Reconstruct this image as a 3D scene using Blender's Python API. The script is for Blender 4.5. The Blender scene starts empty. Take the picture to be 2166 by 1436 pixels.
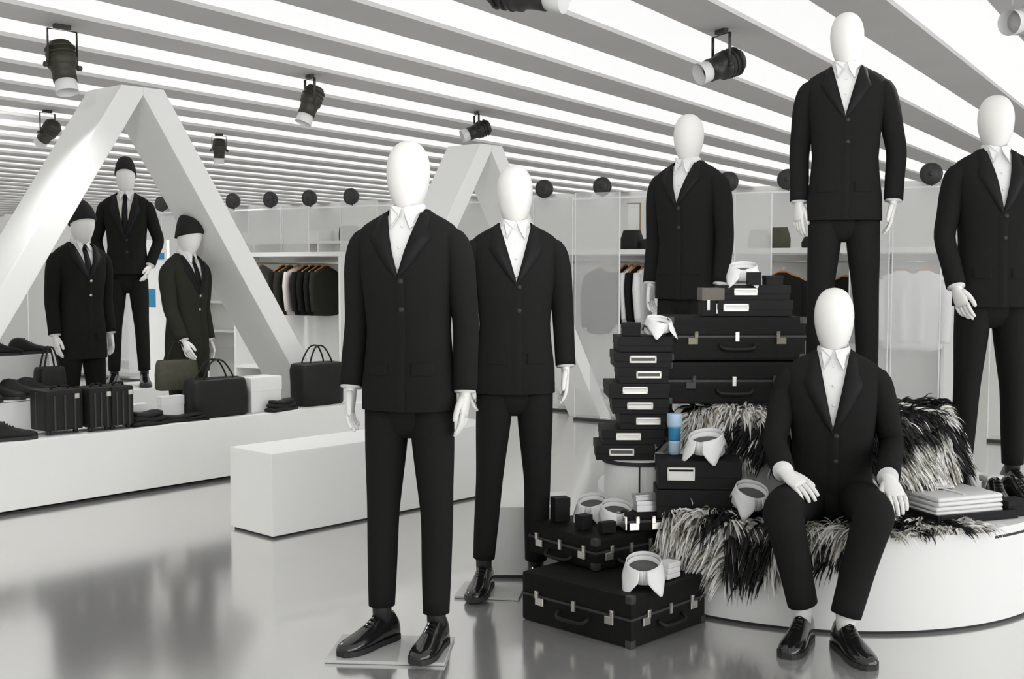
import bpy, bmesh, math, random
import numpy as np
from mathutils import Matrix, Vector
random.seed(7); rng = np.random.default_rng(7)
S = bpy.context.scene; C = S.collection
PI = math.pi

# ------------------------------------------------------------------ camera
F_PX, CAM_H = 2500.0, 1.40
PITCH = math.atan(153 / F_PX)
cam = bpy.data.cameras.new('camera'); cam.sensor_width = 36; cam.lens = F_PX / 2166 * 36
cam.clip_end = 200
co = bpy.data.objects.new('camera', cam); C.objects.link(co)
co.location = (0, 0, CAM_H); co.rotation_euler = (PI / 2 - PITCH, 0, 0)
S.camera = co
# ------------------------------------------------------------------ world, exposure
w = bpy.data.worlds.new('world'); S.world = w; w.use_nodes = True
w.node_tree.nodes['Background'].inputs[0].default_value = (.9, .92, 1, 1)
w.node_tree.nodes['Background'].inputs[1].default_value = .5
S.view_settings.view_transform = 'Standard'; S.view_settings.look = 'None'
S.view_settings.exposure = 0; S.view_settings.gamma = 1; S.view_settings.use_curve_mapping = False
CEIL_EMIT, FILL_EMIT = .84, 4.15

# room frame: D runs along the partition, B runs along the ceiling beams, away from the camera
DV = np.array([.857, -.515, 0]); BV = np.array([.515, .857, 0]); ROOM_ROT = math.atan2(DV[1], DV[0])
def rf(d, b, z=0.): return DV * d + BV * b + np.array([0, 0, z])

# ------------------------------------------------------------------ materials
def _nt(name):
    m = bpy.data.materials.new(name); m.use_nodes = True
    return m, m.node_tree, m.node_tree.nodes['Principled BSDF']
def mat(name, col, rough=.5, metal=0., var=.0, scale=20, bump=0., spec=.5, coat=0., sheen=0.):
    m, t, p = _nt(name)
    p.inputs['Base Color'].default_value = (*col, 1); p.inputs['Roughness'].default_value = rough
    p.inputs['Metallic'].default_value = metal; p.inputs['Specular IOR Level'].default_value = spec
    p.inputs['Coat Weight'].default_value = coat
    if sheen: p.inputs['Sheen Weight'].default_value = sheen
    if var or bump:
        tc = t.nodes.new('ShaderNodeTexCoord'); n = t.nodes.new('ShaderNodeTexNoise')
        n.inputs['Scale'].default_value = scale; n.inputs['Detail'].default_value = 4
        t.links.new(tc.outputs['Object'], n.inputs['Vector'])
        if var:
            r = t.nodes.new('ShaderNodeMix'); r.data_type = 'RGBA'
            r.inputs[6].default_value = (*[c * (1 - var) for c in col], 1)
            r.inputs[7].default_value = (*[min(1, c * (1 + var)) for c in col], 1)
            t.links.new(n.outputs['Fac'], r.inputs[0]); t.links.new(r.outputs[2], p.inputs['Base Color'])
        if bump:
            b = t.nodes.new('ShaderNodeBump'); b.inputs['Strength'].default_value = bump
            b.inputs['Distance'].default_value = .01
            t.links.new(n.outputs['Fac'], b.inputs['Height']); t.links.new(b.outputs[0], p.inputs['Normal'])
    return m
def emit(name, col, st):
    m, t, p = _nt(name)
    p.inputs['Base Color'].default_value = (.25, .25, .25, 1)
    p.inputs['Emission Color'].default_value = (*col, 1); p.inputs['Emission Strength'].default_value = st
    return m
def frost(name, clear, col):
    m, t, p = _nt(name); t.nodes.remove(p)
    o = t.nodes['Material Output']
    tr = t.nodes.new('ShaderNodeBsdfTransparent'); tl = t.nodes.new('ShaderNodeBsdfTranslucent')
    df = t.nodes.new('ShaderNodeBsdfDiffuse')
    tl.inputs[0].default_value = (*col, 1); df.inputs[0].default_value = (*col, 1)
    m1 = t.nodes.new('ShaderNodeMixShader'); m2 = t.nodes.new('ShaderNodeMixShader')
    m1.inputs[0].default_value = .5; t.links.new(tl.outputs[0], m1.inputs[1]); t.links.new(df.outputs[0], m1.inputs[2])
    m2.inputs[0].default_value = clear; t.links.new(m1.outputs[0], m2.inputs[1]); t.links.new(tr.outputs[0], m2.inputs[2])
    t.links.new(m2.outputs[0], o.inputs['Surface'])
    return m
def attr_mat(name, attr, rough):
    m, t, p = _nt(name)
    a = t.nodes.new('ShaderNodeAttribute'); a.attribute_name = attr
    t.links.new(a.outputs['Color'], p.inputs['Base Color']); p.inputs['Roughness'].default_value = rough
    p.inputs['Specular IOR Level'].default_value = .2
    return m
M = dict(
    white=mat('white_paint', (.84, .84, .82), .55, var=.02, scale=3),
    wall=mat('wall_paint', (.80, .80, .78), .7, var=.03, scale=2),
    beam=mat('grey_beam_paint', (.56, .55, .54), .6, var=.05, scale=4),
    panel=emit('backlit_ceiling', (1, 1, .985), CEIL_EMIT),
    window=emit('fill_window_glow', (.97, .98, 1), FILL_EMIT),  # added fill light, set on the unseen right wall
    floor=mat('polished_floor', (.78, .775, .76), .14, metal=.74, var=.05, scale=1.3, spec=.6),
    seam=mat('dark_gap', (.03, .03, .03), .7),
    suit=mat('black_wool', (.0155, .0155, .015), .9, var=.25, scale=220, bump=.12, spec=.10),
    suit2=mat('charcoal_wool', (.013, .013, .0105), .9, var=.3, scale=200, bump=.12, spec=.12),
    suit3=mat('olive_grey_wool', (.026, .026, .019), .9, var=.3, scale=150, bump=.12, spec=.2),
    lapel=mat('satin_lapel', (.010, .010, .010), .6, var=.2, scale=200, spec=.18),
    skin=mat('mannequin_white', (.86, .85, .82), .5, var=.02, scale=6),
    shirt=mat('white_cotton', (.85, .85, .84), .75, var=.03, scale=40, bump=.05),
    cream=mat('cream_knit', (.72, .67, .58), .8, var=.08, scale=80),
    shoe=mat('black_patent', (.010, .010, .010), .16, spec=.6, coat=.4),
    sole=mat('black_rubber', (.02, .02, .02), .6),
    knit=mat('black_knit', (.012, .012, .011), .95, var=.3, scale=120, bump=.5),
    case=mat('black_case', (.0065, .0064, .006), .65, var=.3, scale=90, bump=.10, spec=.18),
    case2=mat('black_leather', (.013, .013, .011), .55, var=.3, scale=60, bump=.15, spec=.25),
    board=mat('black_board', (.012, .012, .012), .65, var=.2, scale=60, spec=.2),
    trim=mat('case_edge', (.03, .03, .03), .5),
    dull=mat('dull_brass', (.20, .19, .14), .5, metal=.6),
    metal=mat('nickel', (.62, .6, .55), .28, metal=.9),
    card=mat('white_card', (.8, .8, .78), .6),
    greycard=mat('grey_card', (.10, .10, .095), .7),  # label cards, and the painted shade inside the collars
    brownbox=mat('taupe_card', (.13, .12, .10), .7, var=.1),
    silver=mat('silver_paper', (.5, .5, .5), .35, metal=.5),
    fur_base=mat('hide', (.2, .19, .17), .9, var=.5, scale=12),
    fur=attr_mat('long_fur', 'Col', .65),
    frost=frost('frosted_acrylic', .70, (.90, .905, .90)),
    frost2=frost('frosted_acrylic_dense', .50, (.90, .90, .89)),
    edge=mat('acrylic_edge', (.88, .89, .89), .3),
    lamp=mat('lamp_black', (.018, .018, .017), .45, var=.3, scale=30),
    lampolive=mat('lamp_dark_olive', (.035, .034, .022), .5, var=.4, scale=30),
    snoot=mat('lamp_snoot', (.78, .78, .77), .4),
    glow=emit('lamp_lens', (1, 1, 1), 3.0),
    wood=mat('orange_wood', (.45, .2, .06), .5, var=.2, scale=20),
    greyjkt=mat('grey_wool', (.16, .16, .15), .9, var=.1, scale=60),
    darkgrey=mat('dark_grey_wool', (.055, .055, .052), .9, var=.1, scale=60),
    palejkt=mat('pale_wool', (.62, .57, .54), .9, var=.05, scale=60),
    olive=mat('olive_canvas', (.075, .075, .05), .85, var=.3, scale=40, bump=.1),
    greybag=mat('grey_canvas', (.3, .3, .3), .7, var=.1, scale=40),
    blue=mat('blue_plastic', (.03, .22, .42), .4),
    paleblue=mat('pale_blue', (.40, .56, .70), .4),
    tan=mat('tan_leather', (.32, .24, .13), .6, var=.2),
    glass=mat('plate_glass', (.62, .62, .6), .08, spec=.8),
)

# ------------------------------------------------------------------ mesh helpers
def link(name, me, m, parent=None, loc=(0, 0, 0), rotz=0., smooth=True):
    if m is not None: me.materials.append(m)
    if smooth: me.shade_smooth()
    o = bpy.data.objects.new(name, me); C.objects.link(o)
    o.location = [float(x) for x in loc]; o.rotation_euler = (0, 0, rotz)
    if parent is not None: o.parent = parent
    return o
class MB:
    """collects quads and triangles for one mesh"""
    def __init__(s): s.v = []; s.f = []
    def add(s, v, f):
        n = len(s.v); s.v += [tuple(float(c) for c in p) for p in v]; s.f += [tuple(i + n for i in q) for q in f]; return s
    def loft(s, rings, closed=True, cap=True):
        k = len(rings[0]); v = [p for r in rings for p in r]; f = []
        for i in range(len(rings) - 1):
            for j in range(k if closed else k - 1):
                a, b = i * k + j, i * k + (j + 1) % k
                f.append((a, b, b + k, a + k))
        if cap and closed:
            f.append(tuple(range(k - 1, -1, -1))); f.append(tuple(range((len(rings) - 1) * k, len(rings) * k)))
        return s.add(v, f)
    def box(s, c, sz, rz=0., tilt=None):
        hx, hy, hz = sz[0] / 2, sz[1] / 2, sz[2] / 2
        v = np.array([(x, y, z) for x in (-hx, hx) for y in (-hy, hy) for z in (-hz, hz)])
        if tilt is not None: v = v @ np.array(tilt).T
        if rz: v = v @ np.array(Matrix.Rotation(rz, 3, 'Z')).T
        v = v + np.array(c)
        return s.add(v, [(0, 1, 3, 2), (4, 6, 7, 5), (0, 4, 5, 1), (2, 3, 7, 6), (0, 2, 6, 4), (1, 5, 7, 3)])
    def sweep(s, pts, rad, side=(1, 0, 0), n=12, p=2.0, sub=0, cap=True):
        pts = np.array(pts, float); rad = np.array([(r, r) if np.isscalar(r) else r for r in rad], float)
        if sub: pts = catmull(pts, sub); rad = catmull(rad, sub)
        rings = []
        side = np.array(side, float)
        for i, P in enumerate(pts):
            t = pts[min(i + 1, len(pts) - 1)] - pts[max(i - 1, 0)]; t /= np.linalg.norm(t) + 1e-12
            u = side - t * (side @ t)
            if np.linalg.norm(u) < 1e-3: u = np.array([0, 1, 0]) - t * t[1]
            u /= np.linalg.norm(u); v = np.cross(t, u)
            a = np.linspace(0, 2 * PI, n, endpoint=False)
            ca = np.sign(np.cos(a)) * np.abs(np.cos(a)) ** (2 / p); sa = np.sign(np.sin(a)) * np.abs(np.sin(a)) ** (2 / p)
            rings.append(P + np.outer(ca * rad[i, 0], u) + np.outer(sa * rad[i, 1], v))
        return s.loft(rings, True, cap)
    def ell(s, c, r, n=14, m=9):
        rings = []
        for i in range(1, m):
            a = PI * i / m; t = np.linspace(0, 2 * PI, n, endpoint=False)
            rings.append(np.array(c) + np.c_[np.cos(t) * r[0] * math.sin(a), np.sin(t) * r[1] * math.sin(a), np.full(n, -r[2] * math.cos(a))])
        return s.loft(rings)
    def mesh(s, name):
        me = bpy.data.meshes.new(name); me.from_pydata(s.v, [], s.f); me.validate()
        bm = bmesh.new(); bm.from_mesh(me); bmesh.ops.recalc_face_normals(bm, faces=bm.faces); bm.to_mesh(me); bm.free()
        return me
    def build(s, name, m, parent=None, loc=(0, 0, 0), rotz=0., smooth=True, bevel=0., seg=2):
        me = s.mesh(name)
        if bevel:
            bm = bmesh.new(); bm.from_mesh(me)
            bmesh.ops.bevel(bm, geom=[e for e in bm.edges], offset=bevel, segments=seg, profile=.7, affect='EDGES')
            bm.to_mesh(me); bm.free()
        return link(name, me, m, parent, loc, rotz, smooth)
def catmull(P, sub):
    P = np.asarray(P, float); Q = np.vstack([2 * P[0] - P[1], P, 2 * P[-1] - P[-2]]); out = []
    for i in range(1, len(Q) - 2):
        a, b, c, d = Q[i - 1:i + 3]
        for k in range(sub):
            t = k / sub
            out.append(.5 * (2 * b + (c - a) * t + (2 * a - 5 * b + 4 * c - d) * t * t + (3 * b - a - 3 * c + d) * t ** 3))
    out.append(P[-1]); return np.array(out)
def tag(o, label, cat, group=None):
    o['label'] = label; o['category'] = cat
    if group: o['group'] = group
    return o
def thing(name, label, cat, loc=(0, 0, 0), rotz=0., group=None):
    o = bpy.data.objects.new(name, None); C.objects.link(o); o.empty_display_size = .1
    o.location = [float(x) for x in loc]; o.rotation_euler = (0, 0, rotz)
    return tag(o, label, cat, group)
def struct(o): o['kind'] = 'structure'; return o
def bx(name, c, sz, m, parent=None, rz=0., bevel=.004):
    return MB().box((0, 0, 0), sz).build(name, m, parent, c, rz, smooth=False, bevel=bevel)
def annulus_box(mb, cx, cy, r, z0, z1, n=96, a0=0., a1=2 * PI, th=None):
    full = th is None
    a = np.linspace(a0, a1, n, endpoint=not full)
    if full:
        mb.loft([np.c_[cx + r * np.cos(a), cy + r * np.sin(a), np.full(n, z)] for z in (z0, z1)])
    else:
        mb.loft([np.c_[cx + q * np.cos(a), cy + q * np.sin(a), np.full(n, z)] for q, z in ((r - th, z0), (r, z0), (r, z1), (r - th, z1), (r - th, z0))], closed=False, cap=False)
    return mb

# ------------------------------------------------------------------ the setting
HC = 2.85                      # underside of the beams
DMIN, DMAX, BMIN, BMAX = -31., 6., -6., 21.
def room_quad(name, pts, m):
    return struct(MB().add(pts, [(0, 1, 2, 3)]).build(name, m, smooth=False))
room_quad('floor', [rf(DMIN, BMIN), rf(DMAX, BMIN), rf(DMAX, BMAX), rf(DMIN, BMAX)], M['floor'])
def room_box(name, d0, d1, b0, b1, z0, z1, m, parent=None, bevel=0.):
    c = rf((d0 + d1) / 2, (b0 + b1) / 2, (z0 + z1) / 2)
    return MB().box((0, 0, 0), (d1 - d0, b1 - b0, z1 - z0)).build(name, m, parent, c, ROOM_ROT, smooth=False, bevel=bevel)
T = .2
ceil = struct(room_box('ceiling', DMIN, DMAX, BMIN, BMAX, 3.02, 3.2, M['wall']))
struct(room_box('wall_far', DMIN, DMAX, BMAX, BMAX + T, 0, 3.2, M['wall']))
struct(room_box('wall_left', DMIN - T, DMIN, BMIN, BMAX, 0, 3.2, M['wall']))
wr = struct(room_box('wall_right', DMAX, DMAX + T, BMIN, BMAX, 0, 3.2, M['wall']))
wb = struct(room_box('wall_back', DMIN, DMAX, BMIN - T, BMIN, 0, 3.2, M['wall']))
# ceiling beams and the backlit strips between them (one child each)
PITCH_B, BW = .832, .36
cinv = Matrix.Rotation(-ROOM_ROT, 4, 'Z')
def ceil_child(name, q0, q1, z0, z1, m, me=None):
    c = rf((q0 + q1) / 2, (BMIN + BMAX) / 2, (z0 + z1) / 2)
    o = room_box(name, q0, q1, BMIN + .02, BMAX - .02, z0, z1, m)
    o.parent = ceil; o.matrix_parent_inverse = Matrix.LocRotScale(ceil.location, ceil.rotation_euler, None).inverted()
    return o
for n in range(-8, 35):
    far = -1.98 - PITCH_B * n
    ceil_child('ceiling_beam', far, far + BW, HC, 3.0, M['beam'])
    ceil_child('light_panel', far - PITCH_B + BW + .004, far - .004, 2.876, 2.90, M['panel'])
# made-up glowing windows on the unseen right wall, added to brighten upright faces
for k in range(6):
    b0 = BMIN + .6 + k * 2.6
    o = struct(room_box('window_%d' % (k + 1), DMAX - .03, DMAX - .005, b0, b0 + 2.3, .35, 2.7, M['window']))
    for bb in (b0 - .06, b0 + 2.3):
        f = room_box('window_frame', DMAX - .06, DMAX - .004, bb, bb + .06, .3, 2.75, M['lamp'])
        f.parent = o; f.matrix_parent_inverse = Matrix.LocRotScale(o.location, o.rotation_euler, None).inverted()
# ------------------------------------------------------------------ white display furniture
PT = np.array([.656, .755, 0]); PN = np.array([-.755, .656, 0]); P0 = np.array([-2.877, 6.568, 0])
PROT = math.atan2(PT[1], PT[0]); PH = .41
def pf(s, n, z=0.): return P0 + PT * s + PN * n + np.array([0, 0, z])
t = thing('low_platform', 'long low white display platform running along the left in front of the slanted white frame', 'platform', pf(.45, .165), PROT)
bx('platform_body', (0, 0, PH / 2 + .012), (5.1, .33, PH - .024), M['white'], t, bevel=.006)
bx('plinth_base', (0, 0, .006), (5.06, .30, .012), M['seam'], t, bevel=0)
def a_frame(label, loc, zfoot, k_=1.):
    t = thing('slanted_frame', label, 'frame', loc, PROT)
    m_, w_, zi, zt, th = .64, .185 * k_, 2.506 if k_ == 1 else 2.345, 2.557 if k_ == 1 else 2.395, .42 * k_
    for sg, nm in ((-1, 'frame_leg'), (1, 'frame_leg')):
        xs = lambda z: sg * m_ * (zi - z)
        prof = [(xs(zfoot), zfoot), (xs(zfoot) + sg * w_, zfoot), (sg * (w_ - m_ * (zt - zi)), zt), (0, zt), (0, zi)]
        mb = MB(); k = len(prof)
        v = [(x, 0, z) for x, z in prof] + [(x, th, z) for x, z in prof]
        f = [tuple(range(k)), tuple(range(2 * k - 1, k - 1, -1))] + [(i, (i + 1) % k, (i + 1) % k + k, i + k) for i in range(k)]
        mb.add(v, f).build(nm, M['white'], t, smooth=False, bevel=.006)
    return t
a_frame('large white A-shaped frame behind the low platform, framing three capped mannequins', pf(1.18, .36), 0.)
apex2 = np.array([-.167, 9.70, 0])
a_frame('farther white A-shaped frame rising behind the two standing mannequins', apex2, 0., .88)
# long white bench
c0 = np.array([-1.232, 6.013, 0]); ct = np.array([.683, .730, 0]); cn = np.array([-.79, .613, 0])
cn = np.array([-ct[1], ct[0], 0])
t = thing('white_bench', 'long white block bench on the floor behind the front mannequin', 'bench', c0 + ct * .85 + cn * .19, math.atan2(ct[1], ct[0]))
bx('bench_block', (0, 0, .228), (1.7, .38, .43), M['white'], t, bevel=.006)
bx('bench_base', (0, 0, .007), (1.67, .35, .014), M['seam'], t, bevel=0)
# round drum
DC = np.array([1.40, 5.43]); DR, DH = 1.0, .385
t = thing('round_platform', 'big round white platform carrying the seated mannequin and suitcases', 'platform', (DC[0], DC[1], 0))
annulus_box(MB(), 0, 0, DR, .014, .345, n=320).build('drum_wall', M['white'], t, smooth=False)
annulus_box(MB(), 0, 0, DR, .352, DH, n=320).build('drum_top', M['white'], t, smooth=False)
annulus_box(MB(), 0, 0, DR - .012, .0, .016).build('drum_base', M['seam'], t, smooth=False)
annulus_box(MB(), 0, 0, DR + .0006, .343, .3535, a0=math.radians(-61), a1=math.radians(20), th=.006, n=120).build('rim_gap', M['seam'], t, smooth=False)
annulus_box(MB(), 0, 0, DR + .0004, .3445, .3525, a0=math.radians(20), a1=math.radians(299), th=.006, n=300).build('rim_joint', M['white'], t, smooth=False)
TC = np.array([1.36, 5.46]); TR, TH_ = .60, .76
t = thing('round_tier', 'upper round white tier standing in the middle of the big round platform', 'platform', (TC[0], TC[1], DH))
annulus_box(MB(), 0, 0, TR, .002, TH_ - DH - .025).build('tier_wall', M['white'], t, smooth=False)
annulus_box(MB(), 0, 0, TR + .01, TH_ - DH - .025, TH_ - DH).build('tier_top', M['white'], t, smooth=False)
t = thing('white_plinth', 'low white box plinth right behind the second standing mannequin', 'plinth', (.085, 5.43, 0))
bx('plinth_block', (0, 0, .17), (.35, .36, .31), M['white'], t, bevel=.004)
bx('plinth_base', (0, 0, .008), (.34, .35, .016), M['seam'], t, bevel=0)

# ------------------------------------------------------------------ mannequins
PROF = np.array([  # z, rx, ry, cy
    (.72, .170, .124, .0), (.87, .170, .124, .0), (.97, .168, .124, .0), (1.07, .156, .116, .0), (1.16, .148, .111, .0), (1.26, .155, .116, -.004),
    (1.36, .168, .122, -.006), (1.44, .177, .117, -.004), (1.495, .184, .102, .0), (1.53, .178, .086, .004), (1.554, .148, .076, .008),
    (1.574, .108, .070, .010), (1.59, .078, .067, .010), (1.60, .067, .064, .010)])
def prof(z):
    return [np.interp(z, PROF[:, 0], PROF[:, k]) for k in (1, 2, 3)]
PE = 2.5
def xopen(z, vz=1.36, wtop=.066): return max(0., (z - vz) / (1.59 - vz)) * wtop
def front(x, z, off=0.):
    rx, ry, cy = prof(z); rx += off; ry += off
    q = min(.999, abs(x) / rx)
    return np.array([x, cy - ry * (1 - q ** PE) ** (1 / PE), z])
def ring(z, off=0., xo=0., n=40, skirt=0.):
    rx, ry, cy = prof(z); rx += off; ry += off + skirt
    a = np.linspace(0, 2 * PI, 361)
    x = rx * np.sign(np.sin(a)) * np.abs(np.sin(a)) ** (2 / PE); y = cy - ry * np.sign(np.cos(a)) * np.abs(np.cos(a)) ** (2 / PE)
    k0 = 0
    while xo > 0 and x[k0] < xo and k0 < 85: k0 += 1
    x, y = x[k0:361 - k0], y[k0:361 - k0]
    s = np.r_[0, np.cumsum(np.hypot(np.diff(x), np.diff(y)))]
    u = np.linspace(0, s[-1], n)
    return np.c_[np.interp(u, s, x), np.interp(u, s, y), np.full(n, z)]
def rot(v, a):
    c, s = math.cos(a), math.sin(a); v = np.asarray(v, float)
    return np.array([v[0] * c - v[1] * s, v[0] * s + v[1] * c, v[2]])

def hand_mesh(mirror):
    mb = MB()
    mb.sweep([(0, 0, .05), (0, 0, .0), (.002, 0, -.04), (.003, 0, -.085)], [(.022, .027), (.02, .027), (.017, .037), (.012, .038)], n=12, sub=3)
    for y, L, a in ((-.030, .066, .16), (-.0105, .076, .20), (.0105, .070, .25), (.030, .055, .30)):
        p = np.array([.003, y, -.078]); pts = [p]; ang = .08; rr = [.0092]
        for k, fr in enumerate((.42, .33, .25)):
            ang += a * (1.2 if k else .6)
            p = p + np.array([math.sin(ang), y * .5, -math.cos(ang)]) * L * fr * 1.08; pts.append(p); rr.append((.0088, .008, .0062)[k])
        pts.append(p + (pts[-1] - pts[-2]) * .12); rr.append(.003)
        mb.sweep(pts, rr, side=(0, 1, 0), n=8, sub=2)
    mb.sweep([(.004, -.02, -.015), (.012, -.040, -.045), (.018, -.050, -.075), (.022, -.052, -.098), (.023, -.052, -.104)], [.014, .0125, .0105, .0085, .003], n=8, sub=2)
    if mirror: mb.v = [(-x, y, z) for x, y, z in mb.v]
    return mb.mesh('hand')
HAND = {-1: hand_mesh(False), 1: hand_mesh(True)}
for h in HAND.values(): h.materials.append(M['skin']); h.shade_smooth()

def shoe_parts(parent, loc, rotz, m=None):
    """a lace-up shoe, toe towards -Y"""
    st = [(.088, .020, .062), (.082, .029, .085), (.06, .036, .112), (.025, .037, .120), (-.015, .037, .112), (-.05, .041, .086),
          (-.09, .046, .070), (-.13, .048, .058), (-.165, .044, .050), (-.19, .033, .043), (-.205, .017, .034)]
    a = np.linspace(0, PI, 15); mb = MB()
    rings = []
    for y, wd, h in st:
        top = np.c_[wd * np.sign(np.cos(a)) * np.abs(np.cos(a)) ** .8, np.full(15, y), .018 + (h - .018) * np.sin(a) ** .75]
        rings.append(top)
    mb.loft(rings, closed=True)
    s = mb.build('shoe', m or M['shoe'], parent, loc, rotz)
    n = len(st); out = [(wd * 1.06, y) for y, wd, h in st] + [(-wd * 1.06, y) for y, wd, h in st[::-1]]
    k = len(out)
    MB().add([(x, y, z) for z in (.0, .02) for x, y in out], [tuple(range(k)), tuple(range(2 * k - 1, k - 1, -1))] + [(i, (i + 1) % k, (i + 1) % k + k, i + k) for i in range(k)]).build('sole', M['sole'], s, smooth=False)
    lb = MB()
    for i in range(4):
        y = -.022 - i * .016; z = np.interp(-y, [.015, .05, .09], [.112, .086, .070])
        lb.sweep([(-.016, y, z - .004), (0, y - .002, z + .004), (.016, y, z - .004)], [.0028] * 3, side=(0, 1, 0), n=6)
    lb.build('laces', M['knit'], s)
    return s

def mannequin(label, loc, face, scale=1., dz=0., arms=None, legs=None, hem=.87, vz=1.36, suit='suit', hat=None, tie=None,
              head_yaw=0., head_tilt=0., head_fwd=0., base=None, vest=False, buttons=0, hidden_legs=False, group=None, shoes=True, face_w=1., wtop=.066):
    """standing or seated figure; pose points in local metres, facing -Y. dz lowers the torso (seated)."""
    root = thing('mannequin', label, 'mannequin', loc, face, group); root.scale = (scale,) * 3
    SM = M[suit]
    up = np.array([0, 0, dz])
    # head and neck, one surface
    hc = np.array([0, -.004 - head_fwd, 1.711]); mb = MB(); rings = []; n = 28
    for a in np.linspace(.06, PI - .16, 22):
        ca, sa = math.cos(a), math.sin(a)
        wf = .0775 * sa ** .86 * (1 + .13 * ca - .035 * (1 - ca) ** 2 * .5) * face_w
        df = .100 * sa ** .86 * (1 + .10 * ca - .03 * (1 - ca) ** 2 * .5)
        t_ = np.linspace(0, 2 * PI, n, endpoint=False)
        yy = -np.cos(t_) * df; yy = np.where(yy < 0, yy * .96, yy * (1.02 + .05 * ca))
        rings.append(np.c_[np.sin(t_) * wf, yy + .006 * (1 - ca) * -1 + .01, np.full(n, .135 * ca)])
    mb.loft(rings)
    R3 = np.array((Matrix.Rotation(head_yaw, 3, 'Z') @ Matrix.Rotation(head_tilt, 3, 'X')))
    mb.v = [tuple(R3 @ np.array(v) + hc + up) for v in mb.v]
    mb.sweep([(0, .012, 1.47 + dz), (0, .010, 1.56 + dz), (0, .008, 1.66 + dz)], [(.060, .062), (.054, .058), (.050, .056)], n=20)
    mb.build('head', M['skin'], root)
    if hat is not None:
        hx, hy, hz, low = hat; mb = MB(); rings = []
        for i, a in enumerate(np.linspace(low, .05, 12)):
            ca, sa = math.cos(a), math.sin(a); k = 1 - i / 11
            wf = .0775 * sa ** .55 * 1.13; df = .100 * sa ** .55 * 1.12
            t_ = np.linspace(0, 2 * PI, n, endpoint=False); q = (1 - k) ** 1.5
            rings.append(np.c_[np.sin(t_) * wf + hx * q, -np.cos(t_) * df + .01 + hy * q + .0, .128 * ca + .012 + hz * q + .05 * k * np.cos(t_)])
        mb.loft(rings); mb.v = [tuple(R3 @ np.array(v) + hc + up) for v in mb.v]
        mb.build('knit_cap', M['knit'], root)
    # shirt
    mb = MB(); rings = []
    for z in np.linspace(1.20, 1.60, 14):
        xs = np.linspace(-1, 1, 13) * (.085 if z < 1.56 else .07) * (1 if z < 1.5 else 1 - (z - 1.5) * 1.2)
        rings.append([front(x, z, -.007) + up for x in xs])
    mb.loft(rings, closed=False, cap=False)
    mb.sweep([(0, .011, 1.53 + dz), (0, .008, 1.585 + dz), (0, .004, 1.612 + dz)], [(.067, .069), (.0625, .067), (.060, .066)], n=24, cap=False)
    sh = mb.build('shirt', M['shirt'], root)
    for sg in (-1, 1):   # collar leaves
        P = lambda x, y, z: np.array([sg * x, y, z]) + up
        mb = MB(); a, b, c_, d = P(.004, -.064, 1.602), P(.062, .0, 1.616), P(.070, -.012, 1.565), P(.036, -.093, 1.528)
        e, f_ = P(.012, -.074, 1.575), P(.050, -.055, 1.612)
        th = np.array([0, -.004, .001])
        v = [a, f_, b, c_, d, e]
        mb.add([p + th for p in v] + [p - th for p in v], [(0, 1, 2, 3, 4, 5), (11, 10, 9, 8, 7, 6)] + [(i, (i + 1) % 6, (i + 1) % 6 + 6, i + 6) for i in range(6)])
        mb.build('collar_leaf', M['shirt'], sh, smooth=False)
    mb = MB()
    for z in np.arange(vz + .03, 1.55, .075): mb.ell(front(0, z, -.004) + up, (.006, .004, .006), 8, 5)
    if tie is None: mb.build('shirt_buttons', M['edge'], sh)
    if tie is not None:
        zz = np.linspace(1.20, 1.555, 10); mb = MB()
        mb.loft([[front(-x, z, -.002) + up + (0, .004, 0), front(-x, z, .003) + up, front(x, z, .003) + up, front(x, z, -.002) + up + (0, .004, 0)] for z in zz for x in [np.interp(z, [1.2, 1.5, 1.555], [.030, .019, .013])]])
        mb.ell(front(0, 1.565, .004) + up, (.019, .014, .018), 10, 6); mb.build('necktie', M[tie], root)
    if vest:
        mb = MB()
        for sg in (-1, 1):
            zz = np.linspace(1.06, 1.57, 12)
            mb.loft([[front(sg * x, z, o) + up for x, o in ((a, -.003), (a, .002), (b, .002), (b, -.003))] for z in zz for a, b in [(max(.006, (z - 1.32) * .22), max(.006, (z - 1.32) * .22) + .02)]])
        mb.build('cardigan_edge', M['cream'], root)
    # jacket
    mb = MB(); zs = np.r_[np.linspace(hem, 1.30, 14), np.linspace(1.32, 1.60, 16)]
    xv = lambda z: xopen(z, vz, wtop)
    rings = []
    for z in zs:
        r = ring(z, .004, max(xv(z), .0005)); r[:, 2] += dz
        if z < 1.0:
            r[:, 2] += 0
        rings.append(r)
    mb.loft(rings, closed=False, cap=False)
    arms = arms or {}
    hands = []
    for sg, key in ((-1, 'L'), (1, 'R')):
        e_, w_, fd, pn = arms.get(key, ((sg * .202, .022, 1.19), (sg * .206, -.025, .955), None, None))
        e_, w_ = np.array(e_, float), np.array(w_, float)
        s0 = np.array([sg * .110, .002, 1.492]) + up; s1 = np.array([sg * .168, .003, 1.484]) + up; s2 = np.array([sg * .191, .004, 1.412]) + up
        mid = s2 * .5 + e_ * .5; mid2 = e_ * .5 + w_ * .5
        dirw = (w_ - mid2) / np.linalg.norm(w_ - mid2)
        mb.sweep([s0, s1, s2, mid, e_, mid2, w_], [(.060, .040), (.066, .048), (.066, .052), (.062, .051), (.055, .047), (.051, .045), (.048, .044)], side=(0, 1, 0), n=20, sub=4, p=2.1)
        fd = dirw if fd is None else np.array(fd, float) / np.linalg.norm(fd)
        pn = np.array([-sg, 0, 0], float) if pn is None else np.array(pn, float)
        pn = pn - fd * (pn @ fd); pn /= np.linalg.norm(pn)
        Z = -fd; X = pn * (1 if sg < 0 else -1); Y = np.cross(Z, X)
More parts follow.
